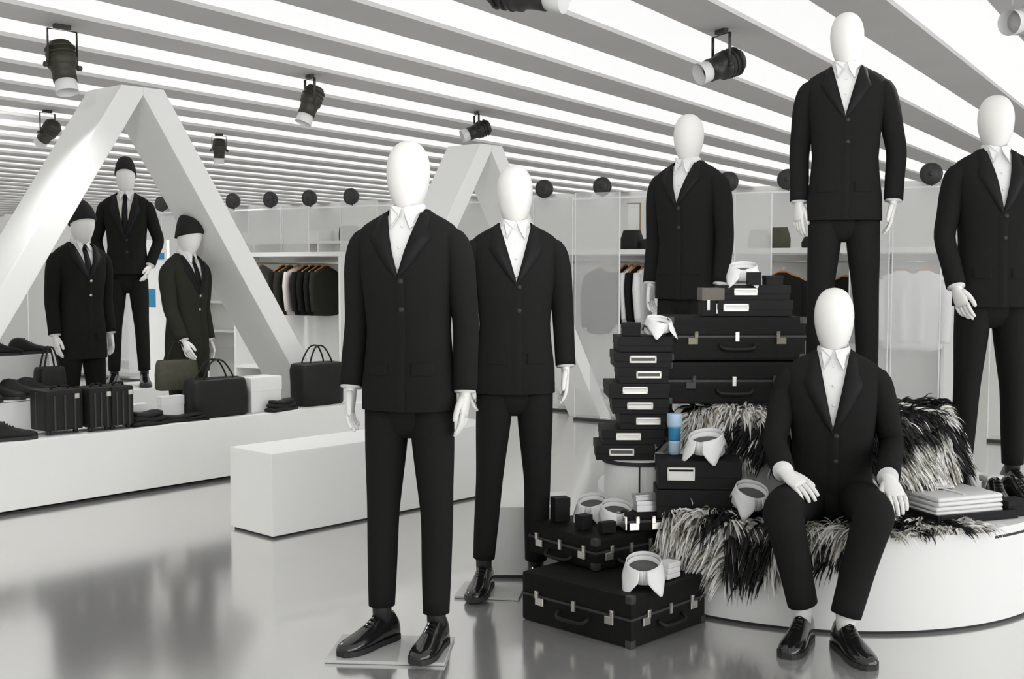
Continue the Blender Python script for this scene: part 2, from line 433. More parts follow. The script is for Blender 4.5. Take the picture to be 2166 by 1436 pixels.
        mt = Matrix((X, Y, Z)).transposed().to_4x4(); mt.translation = Vector(w_ + fd * .012)
        h = bpy.data.objects.new('hand', HAND[sg]); C.objects.link(h); h.parent = root; h.matrix_local = mt
        cb = MB().sweep([w_ - dirw * .04, w_ + dirw * .008], [(.042, .038), (.043, .039)], side=(0, 1, 0), n=18)
        cb.build('shirt_cuff', M['shirt'], root)
    jk = mb.build('jacket', SM, root)
    for sg in (-1, 1):
        zz = np.linspace(vz - .005, 1.585, 14); mb = MB()
        rr = []
        for z in zz:
            u = (z - vz) / (1.585 - vz); a = xv(z) - .002
            wd = np.interp(u, [0, .12, .55, .66, .70, 1], [.006, .030, .072, .080, .058, .030])
            b = min(a + wd, prof(z)[0] * .96)
            rr.append([front(sg * a, z, .002) + up, front(sg * a, z, .009) + up, front(sg * (a + b) / 2, z, .011) + up, front(sg * b, z, .009) + up, front(sg * b, z, .003) + up])
        mb.loft(rr, closed=False, cap=False); mb.build('lapel', M['lapel'], jk)
    for sg in (-1, 1):
        mb = MB(); zz = (hem + .13, hem + .175)
        if dz == 0:
            mb.loft([[front(sg * x, z, o) for x, o in [(.045, .003)] + [(xx, .008) for xx in np.linspace(.045, .125, 9)] + [(.125, .003)]] for z in zz], closed=False, cap=False)
            mb.build('pocket_flap', SM, jk)
    for k in range(2):
        z = vz - .015 - k * .10
        MB().ell(front(.012, z, .008) + up, (.011, .005, .011), 10, 6).build('button', M['metal'] if buttons else M['sole'], jk)
    # front edge
    mb = MB(); mb.loft([[front(.024, z, .004) + up, front(.024, z, .009) + up, front(.0, z, .0085) + up, front(-.02, z, .004) + up] for z in np.linspace(hem, vz, 12)], closed=False, cap=False)
    mb.build('front_edge', SM, jk)
    # trousers
    if not hidden_legs:
        legs = legs or {}
        mb = MB()
        if dz == 0:
            mb.loft([np.c_[x * np.sign(np.cos(t_)) * np.abs(np.cos(t_)) ** .85, y * np.sin(t_), np.full(24, z)] for z, x, y in ((.768, .04, .04), (.79, .10, .07), (.83, .150, .090), (.92, .160, .100), (1.02, .152, .104)) for t_ in [np.linspace(0, 2 * PI, 24, endpoint=False)]])
        else:
            mb.ell((0, .0, 1.02 + dz - .02), (.175, .135, .11), 24, 12)
        for sg, key in ((-1, 'L'), (1, 'R')):
            hp, kn, an, toe = legs.get(key, ((sg * .082, 0, .88), (sg * .108, -.008, .47), (sg * .120, .005, .128), sg * .15))
            hp, kn, an = map(lambda q: np.array(q, float), (hp, kn, an))
            if dz == 0:
                pts = [hp, hp * .62 + kn * .38, hp * .25 + kn * .75, kn, kn * .5 + an * .5, an]
                rad = [(.082, .10), (.075, .090), (.064, .076), (.058, .068), (.054, .062), (.048, .056)]
                mb.sweep(pts, rad, n=20, sub=3)
            else:
                k2 = kn + (0, 0, .012)
                pts = [hp, hp * .6 + kn * .4, hp * .2 + kn * .8 + (0, 0, .012), k2 + (0, -.012, -.02), kn * .82 + an * .18 + (0, -.018, 0), kn * .45 + an * .55, an]
                rad = [(.095, .09), (.088, .085), (.078, .078), (.074, .074), (.070, .072), (.062, .068), (.056, .064)]
                mb.sweep(pts, rad, n=20, sub=4)
            if shoes:
                foot = np.array([an[0], an[1], legs.get('floor', 0.)])
                shoe_parts(root, foot + rot((0, -.012, 0), toe), toe)
                MB().sweep([foot + (0, 0, .08), an + (0, .004, .03)], [(.033, .036), (.037, .042)], n=14).build('sock', M['skin'] if dz else M['sole'], root)
        mb.build('trousers', SM, root)
    if base:
        o = bx('base_plate', base[0], base[1], M['glass'], root, rz=base[2], bevel=.003)
    return root

R = math.radians
A = mannequin('tallest white-headed mannequin in black suit at the front, hiding part of the one behind', (-.375, 4.30, .014), R(-13), .997,
    legs={'L': ((-.084, 0, .88), (-.100, -.012, .47), (-.105, -.02, .14), R(-24)), 'R': ((.084, 0, .88), (.106, -.008, .47), (.108, -.03, .128), R(-2))},
    arms={'L': ((-.205, .02, 1.19), (-.212, -.035, .955), None, None), 'R': ((.207, .03, 1.18), (.214, -.01, .945), None, None)},
    base=((-.05, -.075, -.007), (.43, .30, .012), R(9)), hem=.875, vz=1.355)
B_ = mannequin('black-suited mannequin standing just behind the front one, near the stacked suitcases', (.012, 5.03, .012), R(3), .985,
    legs={'L': ((-.084, 0, .88), (-.112, -.005, .47), (-.135, .01, .14), R(-14)), 'R': ((.084, 0, .88), (.098, -.0, .47), (.094, .02, .128), R(6))},
    arms={'L': ((-.204, .02, 1.19), (-.20, -.01, .955), None, None), 'R': ((.212, .03, 1.19), (.220, -.01, .985), None, None)},
    base=((-.105, .0, -.006), (.28, .24, .010), R(-12)), vz=1.34, wtop=.070)
D_ = mannequin('highest black-suited mannequin standing on the upper tier behind the seated one', (1.555, 5.56, TH_), R(-16), .985,
    arms={'L': ((-.212, .03, 1.19), (-.208, .0, .965), (-.05, -.1, -1), (.8, .6, 0)), 'R': ((.232, .03, 1.19), (.222, .0, .965), None, None)}, vz=1.345)
E_ = mannequin('black-suited mannequin at the right edge standing beside the folded white shirts', (2.165, 5.34, DH), R(-2), .965,
    arms={'L': ((-.222, .0, 1.19), (-.198, -.10, .965), (.25, -.2, -1), (.8, .5, 0)), 'R': ((.21, .02, 1.19), (.21, -.03, .955), None, None)},
    head_yaw=R(-14), head_tilt=R(4), vz=1.30, face_w=1.05, wtop=.060)
C_ = mannequin('black-suited mannequin half hidden behind the tall stack of suitcases', (.915, 6.17, DH), R(-36), .978,
    arms={'L': ((-.208, .02, 1.19), (-.208, -.02, .955), None, None)}, vz=1.36, head_yaw=R(8))
# the seated one: world offsets turned into its own frame
FA = R(-14)
def fl(p): return tuple(rot(p, -FA))
F_ = mannequin('seated black-suited mannequin with both hands on its knees, sitting on fur', (1.282, 4.70, 0), FA, 1., dz=-.528, hem=.975, vz=1.285, wtop=.062,
    arms={'L': (fl((-.242, -.06, .715)), fl((-.262, -.29, .635)), fl((.55, -.75, -.42)), fl((.15, .35, -1))),
          'R': (fl((.228, -.03, .70)), fl((.125, -.315, .615)), fl((.10, -.80, -.55)), fl((-.05, .5, -1)))},
    legs={'L': (fl((-.10, .0, .475)), fl((-.285, -.40, .505)), fl((-.20, -.365, .15)), R(-28) - FA),
          'R': (fl((.10, .0, .475)), fl((.035, -.44, .50)), fl((-.065, -.46, .135)), R(8) - FA)})
# three capped mannequins beyond the platform
mannequin('capped mannequin with dark coat and black tie, leftmost of the three behind luggage', (-3.00, 8.22, 0), R(48), .985, head_fwd=.05, suit='suit2', hat=(-.03, .075, .05, R(86)), tie='lapel',
          buttons=1, head_tilt=R(10), hem=.78, vz=1.34, wtop=.075, shoes=True)
mannequin('capped mannequin in open jacket over cream cardigan, tallest of the three inside the frame', (-3.135, 9.65, .43), R(12), .985, suit='suit2', hat=(0, .01, .045, R(80)), tie='lapel',
          vest=True, hem=.93, vz=1.22, wtop=.075, arms={'L': ((-.245, .06, 1.20), (-.185, -.05, 1.00), None, None), 'R': ((.245, .06, 1.20), (.185, -.05, 1.00), None, None)})
mannequin('capped mannequin in grey coat turned to the right, holding the olive bag', (-2.27, 8.24, 0), R(62), .935, head_fwd=.04, suit='suit3', hat=(-.02, .05, .02, R(88)), tie='lapel',
          hem=.72, vz=1.30, wtop=.08, head_tilt=R(14), buttons=1, arms={'L': ((-.215, -.05, 1.19), (-.21, -.16, .97), None, None)})
t = thing('white_plinth', 'white box plinth under the tallest capped mannequin', 'plinth', (-3.135, 9.65, 0), PROT)
bx('plinth_block', (0, 0, .2225), (.6, .6, .411), M['white'], t)
bx('plinth_base', (0, 0, .008), (.58, .58, .016), M['seam'], t, bevel=0)

# ------------------------------------------------------------------ luggage and boxes
def suitcase(label, corner, ang, L, W, H, z, clasps=True, lid=.45, group=None, mat_='case', corners=True, lock=True, cm='metal'):
    """flat hard case; corner = front-left foot, L along ang, W away"""
    e1 = np.array([math.cos(ang), math.sin(ang), 0]); e2 = np.array([-e1[1], e1[0], 0])
    c = np.array([corner[0], corner[1], 0]) + e1 * L / 2 + e2 * W / 2
    t = thing('suitcase', label, 'suitcase', (c[0], c[1], z), ang, group)
    hb = H * (1 - lid)
    b = bx('case_body', (0, 0, hb / 2), (L, W, hb - .003), M[mat_], t, bevel=.012)
    l = bx('case_lid', (0, 0, hb + H * lid / 2), (L, W, H * lid - .003), M[mat_], t, bevel=.012)
    bx('rim_band', (0, 0, hb), (L + .004, W + .004, .010), M['trim'], t, bevel=.002)
    if clasps:
        for face, hl in ((0, L), (1, W)):
            for s in (-1, 1):
                pos = s * hl * .32
                mb = MB()
                mb.box((0, -.004, -.018), (.042, .008, .030)); mb.box((-s * .014, -.005, .008), (.016, .010, .030)); mb.box((-s * .014, -.009, .020), (.012, .008, .008))
                cl = mb.build('clasp', M[cm], t, (pos, -W / 2 - .002, hb) if not face else (-L / 2 - .002, pos, hb), 0 if not face else -PI / 2, smooth=False, bevel=.0015, seg=1)
            if lock:
                mb = MB(); mb.box((0, -.004, .0), (.016, .008, .040)); mb.box((0, -.007, .012), (.010, .008, .010))
                mb.build('lock', M['metal'], t, (0, -W / 2 - .002, hb) if not face else (-L / 2 - .002, 0, hb), 0 if not face else -PI / 2, smooth=False)
                hd = MB().sweep([(-.075, -.004, -.035), (-.07, -.022, -.045), (-.045, -.030, -.052), (.045, -.030, -.052), (.07, -.022, -.045), (.075, -.004, -.035)], [.008] * 6, side=(0, 0, 1), n=8, sub=3)
                hd.build('handle', M['case2'], t, (0, -W / 2 - .001, hb) if not face else (-L / 2 - .001, 0, hb), 0 if not face else -PI / 2)
    if corners:
        for sx in (-1, 1):
            for sz, zz in ((-1, .0), (1, H)):
                MB().box((0, 0, 0), (.03, .03, .03)).build('corner_cap', M['trim'], t, (sx * (L / 2 - .0125), -W / 2 + .0125, zz + (.0155 if sz < 0 else -.0155)), 0, smooth=False, bevel=.006)
    return t
suitcase('large black suitcase with metal clasps lying on the floor, lowest of the front pair', (.436, 4.255), R(46), .47, .55, .196, .0)
suitcase('black suitcase carrying two white collars, on top of the floor suitcase', (.330, 4.615), R(38), .38, .42, .128, .197)
suitcase('wide black suitcase with dull clasps, upper of the two on the tier', (.672, 5.085), R(2), .60, .34, .190, .996, cm='dull')
suitcase('wide black suitcase lying under another, resting on shaggy fur', (.665, 5.075), R(0), .585, .36, .185, .808, cm='trim')

def label_box(label, c, z, L, W, H, ang, holder=(0., .09), group=None, face_off=0.):
    t = thing('shirt_box', label, 'box', (c[0], c[1], z), ang, group)
    bx('box_tray', (0, 0, H * .36), (L - .006, W - .006, H * .72), M['board'], t, bevel=.002)
    bx('box_lid', (0, 0, H * .70), (L, W, H * .58), M['board'], t, bevel=.003)
    if holder:
        x, wd = holder; h = H * .46; mb = MB(); zz = H * .55
        for sx in (-1, 1): mb.box((x + sx * (wd / 2 - .003), 0, zz), (.006, .006, h))
        for sz in (-1, 1): mb.box((x, 0, zz + sz * (h / 2 - .004)), (wd, .006, .008))
        hh = mb.build('label_holder', M['metal'], t, (0, -W / 2 - .002, 0), 0, smooth=False)
        MB().box((x, 0, zz - h * .10), (wd - .012, .003, h * .55)).build('label_card', M['card'] if random.random() < .5 else M['greycard'], hh, (0, .0006, 0), 0, smooth=False)
    return t
# hat drum and the column of boxes on it
HX, HY = .555, 5.14
t = thing('round_drum', 'small white round drum with a black-rimmed lid under the column of boxes', 'drum', (HX, HY, DH))
annulus_box(MB(), 0, 0, .150, .001, .170, n=48).build('drum_wall', M['white'], t, smooth=False)
annulus_box(MB(), 0, 0, .160, .168, .184, n=48).build('lid_rim', M['sole'], t, smooth=False)
annulus_box(MB(), 0, 0, .152, .184, .187, n=48).build('lid_top', M['white'], t, smooth=False)
bx('vertical_strap', (-.012, -.1505, .085), (.007, .005, .166), M['sole'], t, bevel=0)
zb = DH + .188; n_ = 0
COL = [(1263, 1390, 1292, 1345), (1275, 1408, 1305, 1358), (1313, 1412, 1348, 1400), (1298, 1420, 1330, 1385), (1287, 1418, 1317, 1370), (1311, 1417, 1347, 1400), (1300, 1424, 1333, 1390), (1308, 1424, None, None)]
NUM = ['lowest black label box of the tall column, on the white drum', 'second lowest black label box in the tall column', 'third black label box from the drum, set to the right',
       'fourth black label box up the tall column', 'black label box jutting left in the middle of the tall column', 'sixth black label box up the tall column', 'seventh black label box, its pale label just under the plain top box', 'plain black box on top of the tall column, under the white collar']
for (a, b, c_, d), lb in zip(COL, NUM):
    Y = 5.02; k = Y / F_PX; x0, x1 = (a - 1083) * k, (b - 1083) * k
    hd = None if c_ is None else (((c_ + d) / 2 - (a + b) / 2) * k, (d - c_) * k)
    label_box(lb, ((x0 + x1) / 2, Y + .13), zb, x1 - x0, .25 + random.uniform(-.02, .02), .0655, R(random.uniform(-2, 2)), hd, 'label boxes in the tall column'); zb += .0665
TOPCOL = zb
# boxes on the upper suitcase
label_box('black label box on the upper suitcase, lower of two', (1.055, 5.25), 1.187, .33, .24, .070, R(1), (-.085, .11))
label_box('black label box on the upper suitcase, upper of two, under a white collar', (1.065, 5.25), 1.258, .30, .22, .064, R(-2), (-.045, .10))
t = thing('gift_box', 'small taupe box with white pegs at the left end of the upper suitcase', 'box', (.872, 5.19, 1.187), R(4))
bx('box_body', (0, 0, .095), (.10, .10, .055), M['brownbox'], t, bevel=.003)
bx('box_foot', (0, 0, .033), (.09, .09, .066), M['board'], t, bevel=.002)
for x in (-.022, .018): bx('white_peg', (x, -.052, .040 - x * .4), (.012, .01, .045), M['card'], t, bevel=.002)
# cases at the rim of the platform
label_box('wide black label box on the rim of the round platform, upper of two', (.765, 4.83), DH + .118, .34, .20, .115, R(-4), (-.075, .11))
label_box('wide black label box at the platform rim, under another one', (.755, 4.825), DH + .002, .33, .20, .114, R(-3), None)
suitcase('tiny black jewellery case with silver clasps at the corner of the collar suitcase', (.468, 4.735), R(12), .15, .10, .075, .327, corners=False, lock=False)
def small_box(name, label, c, sz, m, rz=0., cat='box'):
    t = thing(name, label, cat, c, rz)
    bx('box_base', (0, 0, sz[2] * .33), (sz[0] * .97, sz[1] * .97, sz[2] * .66), m, t, bevel=.002)
    bx('box_lid', (0, 0, sz[2] * .8), (sz[0], sz[1], sz[2] * .4), m, t, bevel=.003)
    return t
small_box('gift_box', 'small upright black box left of the two collars on the suitcase', (.205, 4.965, .327), (.07, .06, .10), M['board'], R(20))
small_box('gift_box', 'small black box in front of the rear collar on the suitcase', (.295, 4.80, .327), (.055, .05, .06), M['board'], R(38))
small_box('gift_box', 'small black box in front of the nearer collar on the suitcase', (.385, 4.735, .327), (.07, .035, .045), M['board'], R(30))
small_box('tin', 'small silver tin stacked on the tiny clasped case', (.545, 4.80, .403), (.085, .06, .045), M['silver'], R(10), 'tin')
small_box('tin', 'flat silver tin lying on another silver tin', (.545, 4.80, .449), (.10, .05, .024), M['silver'], R(16), 'tin')
# blue bottle
t = thing('bottle', 'pale blue bottle with darker blue middle beside the column of boxes', 'bottle', (.678, 4.90, .619))
def lathe(pr, n=20): return MB().loft([np.c_[r * np.cos(a), r * np.sin(a), np.full(n, z)] for r, z in pr for a in [np.linspace(0, 2 * PI, n, endpoint=False)]])
lathe([(.020, .0), (.024, .01), (.024, .05), (.023, .06)]).build('bottle_foot', M['paleblue'], t)
lathe([(.0235, .06), (.025, .065), (.026, .11), (.028, .115)]).build('bottle_label', M['blue'], t)
lathe([(.028, .115), (.032, .125), (.032, .165), (.03, .172)]).build('bottle_top', M['paleblue'], t)

# ------------------------------------------------------------------ shirt collars and shirts
def collar(label, c, rz, s=1., tilt=R(11), gap=True):
    t = thing('shirt_collar', label, 'collar', c, rz, None); t.scale = (s, s, s); t.rotation_euler = (tilt, 0, rz)
    r0 = .060; Hh = .092
    n = 73; ph = np.radians(np.linspace(-168, 168, n))   # measured from the back, opening at the front (-Y)
    def pt(p, r, z): return np.array([math.sin(p) * r * .95, math.cos(p) * r * 1.1, z])
    top = lambda p: Hh - .012 * (abs(p) / PI) ** 2
    def low(p):
        d = abs(math.degrees(p))
        return float(np.interp(d, [0, 35, 60, 95, 122, 142, 168], [.0, .012, .050, .050, .03, .0, .045]))
    def rad(p, z):
        d = abs(math.degrees(p)); fl_ = np.interp(d, [0, 90, 142, 168], [.35, .30, .55, .45])
        return r0 + (top(p) - z) * fl_
    mb = MB(); rings = []
    for u in np.linspace(0, 1, 6): rings.append([pt(p, rad(p, top(p) + (low(p) - top(p)) * u) + .002, top(p) + (low(p) - top(p)) * u) for p in ph])
    mb.loft(rings, closed=False, cap=False)
    o = mb.build('collar_leaf', M['shirt'], t); sm = o.modifiers.new('thick', 'SOLIDIFY'); sm.thickness = .0022
    mb = MB(); mb.loft([[pt(p, r0 - .002, z) for p in np.radians(np.linspace(-180, 180, n))] for z in (.028, .05, .078)], closed=False, cap=False)
    o = mb.build('collar_band', M['shirt'], t); sm = o.modifiers.new('thick', 'SOLIDIFY'); sm.thickness = .002
    mb = MB(); mb.loft([[pt(p, r0 - .005, z) for p in np.radians(np.linspace(0, 360, 40, endpoint=False))] for z in (.058, .062)]); mb.build('collar_shade_disc', M['greycard'], t)  # dark disc stands in for the shade inside the collar
    mb = MB(); mb.box((0, .035, .016), (.10, .05, .030)); mb.build('collar_rest', M['shirt'], t, bevel=.006)
    return t
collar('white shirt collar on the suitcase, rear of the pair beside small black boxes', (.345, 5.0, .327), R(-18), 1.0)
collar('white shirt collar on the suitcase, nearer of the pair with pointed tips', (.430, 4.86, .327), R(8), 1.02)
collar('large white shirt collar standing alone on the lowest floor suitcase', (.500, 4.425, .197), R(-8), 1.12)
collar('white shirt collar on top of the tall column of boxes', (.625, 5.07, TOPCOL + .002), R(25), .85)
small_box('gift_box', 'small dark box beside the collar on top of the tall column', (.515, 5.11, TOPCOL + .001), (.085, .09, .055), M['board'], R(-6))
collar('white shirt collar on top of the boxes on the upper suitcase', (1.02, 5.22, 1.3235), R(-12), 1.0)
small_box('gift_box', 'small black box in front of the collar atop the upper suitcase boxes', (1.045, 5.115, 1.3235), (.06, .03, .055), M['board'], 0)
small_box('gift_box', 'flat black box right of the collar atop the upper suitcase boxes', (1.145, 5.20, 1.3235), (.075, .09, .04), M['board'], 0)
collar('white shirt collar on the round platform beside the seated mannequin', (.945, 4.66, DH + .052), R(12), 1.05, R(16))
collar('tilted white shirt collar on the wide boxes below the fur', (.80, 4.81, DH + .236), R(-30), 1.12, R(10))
# folded pocket square
t = thing('pocket_square', 'folded white pocket square behind the lone collar on the floor suitcase', 'pocket square', (.605, 4.525, .197), R(46))
for k in range(3): bx('cloth_fold', (.006 * k, .003 * k, .012 + .020 * k), (.085 - .006 * k, .06, .020), M['shirt'], t, bevel=.006)
# tray with shirts
def tri_rot(a): return a
TA = math.atan2(4.789 - 4.511, 2.047 - 1.733)
t = thing('serving_tray', 'flat black tray under the folded white shirts', 'tray', (1.80, 4.83, DH + .002), R(20))
bx('tray_base', (0, 0, .012), (.40, .36, .024), M['board'], t, bevel=.006)
for s in (-1, 1):
    bx('tray_rim', (s * .193, 0, .028), (.014, .36, .014), M['board'], t, bevel=.003)
    bx('tray_rim', (0, s * .173, .028), (.37, .014, .014), M['board'], t, bevel=.003)
def folded_shirt(label, c, rz, L, W, H, withcollar):
    t = thing('folded_shirt', label, 'shirt', c, rz, 'folded white shirts on the tray')
    mb = MB(); n = 10
    for k in range(2):
        z0 = H * k * .5; mb2 = MB(); rr = []
        for u in np.linspace(0, 1, n):
            a = -PI / 2 + PI * u
            rr.append([(x, -W / 2 + .012 - math.cos(a) * .012, z0 + H * .25 + math.sin(a) * H * .25) for x in (-L / 2, L / 2)])
        pr = [(y, z) for y, z in [(-W / 2 + .012 - math.cos(a) * .012, z0 + H * .25 + math.sin(a) * H * .245) for a in np.linspace(-PI / 2, PI / 2, n)]] + [(W / 2, z0 + H * .495), (W / 2, z0 + .001)]
        mb2.loft([[(x, y, z) for y, z in pr] for x in (-L / 2, -L / 2 + .01, 0, L / 2 - .01, L / 2)])
        mb2.build('shirt_fold', M['shirt'], t)
    if withcollar:
        mb = MB(); mb.loft([np.c_[.055 * np.cos(a), W / 2 - .05 + .045 * np.sin(a), np.full(24, H + z)] + np.array([0, 0, 0]) for z in (0, .018, .026) for a in [np.linspace(0, 2 * PI, 24, endpoint=False)]]); mb.build('shirt_collar_ring', M['shirt'], t)
        for s in (-1, 1): MB().box((s * .028, W / 2 - .10, H + .010), (.05, .035, .006), rz=s * .6).build('collar_leaf', M['shirt'], t, smooth=False)
        bx('placket', (0, -.02, H + .002), (.022, W * .6, .003), M['shirt'], t, bevel=.001)
    return t
folded_shirt('folded white shirt at the bottom of the tray pile', (1.79, 4.815, DH + .027), R(20), .33, .27, .034, False)
folded_shirt('folded white shirt with its collar, top of the tray pile', (1.795, 4.82, DH + .062), R(21), .325, .265, .036, True)
# black shoes on the right of the platform
def shoe_thing(label, loc, rz, group=None, m=None):
    t = thing('dress_shoe', label, 'shoe', loc, rz, group); shoe_parts(t, (0, 0, 0), 0, m); return t
shoe_thing('black dress shoe beside the folded shirts, pointing to the camera', (2.06, 4.98, DH + .001), R(-10))
shoe_thing('black dress shoe at the right edge of the round platform', (2.155, 5.02, DH + .001), R(12))
small_box('gift_box', 'black box just right of the black tray', (2.05, 4.80, DH + .002), (.11, .085, .065), M['board'], R(20))
t = thing('pocket_square', 'crumpled white cloth between the legs of the right mannequin', 'pocket square', (2.145, 5.20, DH + .001), R(10))
for k in range(3): bx('cloth_fold', (0, .01 * k, .015 + .03 * k), (.07 + .012 * k, .07, .03), M['shirt'], t, bevel=.01)

# ------------------------------------------------------------------ fur throws
def fur_throw(label, cx, cy, a0, a1, rin, rout, ztop, drop, n_str, lmin, lmax, seed, dark=.5, lift=.03, tilt_fall=0.):
    """long-haired hide draped over a round edge: angle a, path v from the top inwards to the hanging hem"""
    g = np.random.default_rng(seed)
    t = thing('fur_throw', label, 'fur throw', (cx, cy, ztop))
    arc = rout - rin
    def P(a, v):
        d = drop(a); tot = arc + d; s = v * tot
        if s < arc: r, z = rin + s, lift * (.6 + .4 * math.sin(5 * a + 3 * s)); nrm = (math.cos(a) * .1, math.sin(a) * .1, 1)
        else:
            e = s - arc; k = min(1, e / .05); r, z = rout + .022 * k + tilt_fall * e, lift * (1 - k) - max(0, e - .02); nrm = (math.cos(a) * k, math.sin(a) * k, 1 - k + .1)
        r += .010 * math.sin(9 * a + 4 * v)
        nrm = np.array(nrm); return np.array([r * math.cos(a), r * math.sin(a), z]), nrm / np.linalg.norm(nrm)
    mb = MB(); NA, NV = 24, 14
    top = [[P(a, v)[0] for a in np.linspace(a0, a1, NA)] for v in np.linspace(0, 1, NV)]
    mb.loft(top, closed=False, cap=False)
    o = mb.build('hide', M['fur_base'], t); sm = o.modifiers.new('thick', 'SOLIDIFY'); sm.thickness = .008; sm.offset = -1
    # clumped light and dark locks
    NC = 26; cl = g.random((NC, 2)); cval = np.where(g.random(NC) < dark, 0, 1)
    V, Fc, Col = [], [], []
    for i in range(n_str):
        ua, uv = g.random(2)
        a = a0 + (a1 - a0) * ua; p, nr = P(a, uv)
        k = np.argmin(((cl - (ua, uv)) * (1.0, .55)) .__pow__(2).sum(1)); base = cval[k]
        if g.random() < .04: base = 1 - base
        rad_ = np.array([math.cos(a), math.sin(a), 0]); tan = np.array([-math.sin(a), math.cos(a), 0])
        sw = math.sin(k * 2.4) * .8
        d = nr * g.uniform(.35, .75) + rad_ * .35 + tan * sw * .6 + np.array([0, 0, -.25]) + g.normal(0, .12, 3)
        L = g.uniform(lmin, lmax); d /= np.linalg.norm(d)
        wdt = g.uniform(.0040, .0075); side = np.cross(d, (g.normal(), g.normal(), g.normal())); side /= np.linalg.norm(side) + 1e-9
        c = (g.uniform(.010, .030),) * 3 if base == 0 else tuple(np.array([.95, .94, .90]) * g.uniform(.75, 1.05))
        if base == 1 and g.random() < .15: c = (.30, .27, .20)
        i0 = len(V); NS = 5; q = p.copy()
        for s in range(NS):
            ww = wdt * (1 - (s / NS) ** 1.5); V += [q - side * ww, q + side * ww]; Col += [c, c]
            d = d + np.array([0, 0, -.30]) + tan * .05 * sw; d /= np.linalg.norm(d); q = q + d * L / NS
            if uv < arc / (arc + .2) and q[2] < .004 and np.hypot(q[0], q[1]) < rout: q[2] = .004
        V.append(q); Col.append(c)
        for s in range(NS - 1): Fc.append((i0 + 2 * s, i0 + 2 * s + 1, i0 + 2 * s + 3, i0 + 2 * s + 2))
        Fc.append((i0 + 2 * NS - 2, i0 + 2 * NS - 1, i0 + 2 * NS))
    me = bpy.data.meshes.new('long_hair'); me.from_pydata([tuple(x) for x in V], [], Fc)
    at = me.color_attributes.new('Col', 'FLOAT_COLOR', 'POINT'); at.data.foreach_set('color', np.c_[np.array(Col), np.ones(len(Col))].ravel())
    h = link('long_hair', me, M['fur'], t, smooth=False); h['kind'] = 'stuff'
    return t
def drop1(a):
    d = math.degrees(a); return np.interp(d, [-141, -134, -126, -115, -104, -97, -92], [.20, .27, .25, .22, .16, .10, .03])
fur_throw('shaggy black and white fur throw hanging over the platform edge under the seated mannequin', DC[0], DC[1], R(-141), R(-92), .58, DR, DH, drop1, 3600, .07, .13, 3, .48)
fur_throw('shaggy black and white fur draped over the tier below the two wide suitcases', TC[0], TC[1], R(-158), R(-96), .36, TR + .01, TH_, lambda a: .20, 3000, .06, .11, 5, .45)
fur_throw('shaggy fur hide falling down the tier behind the folded shirts', TC[0], TC[1], R(-88), R(0), .40, TR + .01, TH_, lambda a: .27, 3800, .05, .10, 8, .45, tilt_fall=.25)
fur_throw('pale fur hide lying on the platform rim in front of the tray', DC[0], DC[1], R(-88), R(-62), .70, DR, DH, lambda a: .03, 1000, .04, .075, 11, .22, lift=.012)

# ------------------------------------------------------------------ goods on the low platform at the left
def trolley(label, s, n, w, d, h):
    t = thing('rolling_suitcase', label, 'suitcase', pf(s, n, PH + .001), PROT, 'upright dark suitcases in a row')
    bx('shell', (0, 0, h / 2 + .015), (w, d, h - .02), M['case2'], t, bevel=.022)
    for k in range(3): bx('shell_rib', ((k - 1) * w * .27, -d / 2 - .001, h / 2), (.012, .006, h * .8), M['trim'], t, bevel=.002)
    bx('zip_band', (0, d * .1, h / 2 + .015), (w + .004, .012, h - .05), M['trim'], t, bevel=.003)
    MB().sweep([(-w * .2, -d * .2, h - .01), (-w * .2, -d * .2, h + .02), (w * .2, -d * .2, h + .02), (w * .2, -d * .2, h - .01)], [.008] * 4, n=8, sub=3).build('handle', M['case'], t)
    bx('badge', (w * .32, -d / 2 - .004, h * .86), (.03, .008, .03), M['metal'], t, bevel=.004)
    for sx in (-1, 1): MB().sweep([(sx * w * .36 - .01, -d * .3, .016), (sx * w * .36 + .01, -d * .3, .016)], [.015, .015], side=(0, 1, 0), n=12).build('wheel', M['sole'], t)
    return t
for k, lb in enumerate(['upright dark suitcase leftmost of the row of three on the platform', 'upright dark suitcase in the middle of the row of three on the platform', 'upright dark suitcase rightmost of the row of three on the platform']):
    trolley(lb, (.44, .65, .79)[k], (.17, .13, .12)[k], (.235, .15, .15)[k], .20, .262)
t = thing('display_block', 'low white block carrying small shoes at the left end of the platform', 'block', pf(.36, .53, 0), PROT)
bx('block_body', (0, 0, .30), (.68, .30, .59), M['white'], t)
bx('block_top', (0, 0, .602), (.68, .30, .008), M['white'], t, bevel=0)
t = thing('display_block', 'taller white block with shoes behind the platform at the far left', 'block', pf(.55, 1.53, 0), PROT)
bx('block_body', (0, 0, .398), (1.0, .24, .784), M['white'], t)
bx('block_base', (0, 0, .003), (.98, .22, .006), M['seam'], t, bevel=0)
SH = ['dark shoe on the low white block, nearest the left edge', 'second dark shoe on the low white block', 'third dark shoe on the low white block', 'dark shoe on the low white block nearest the upright suitcases']
for k, lb in enumerate(SH): shoe_thing(lb, pf(.10 + .12 * k, .50 + .03 * (k % 2), .607), PROT + R(20 + 18 * k), 'shoes on the low white block', M['case2'])
SH = ['shoe on the taller white block at the left edge', 'second shoe from the left edge on the taller white block', 'third shoe from the left edge on the taller white block', 'rightmost shoe on the taller white block']
for k, lb in enumerate(SH): shoe_thing(lb, pf(.28 + .21 * k, 1.53, .791), PROT + R(60 + 9 * k), 'shoes on the taller white block', M['case2'])
shoe_thing('dark flat shoe lying on the platform front at the left edge', pf(.06, .10, PH + .001), PROT + R(80), None, M['case2'])
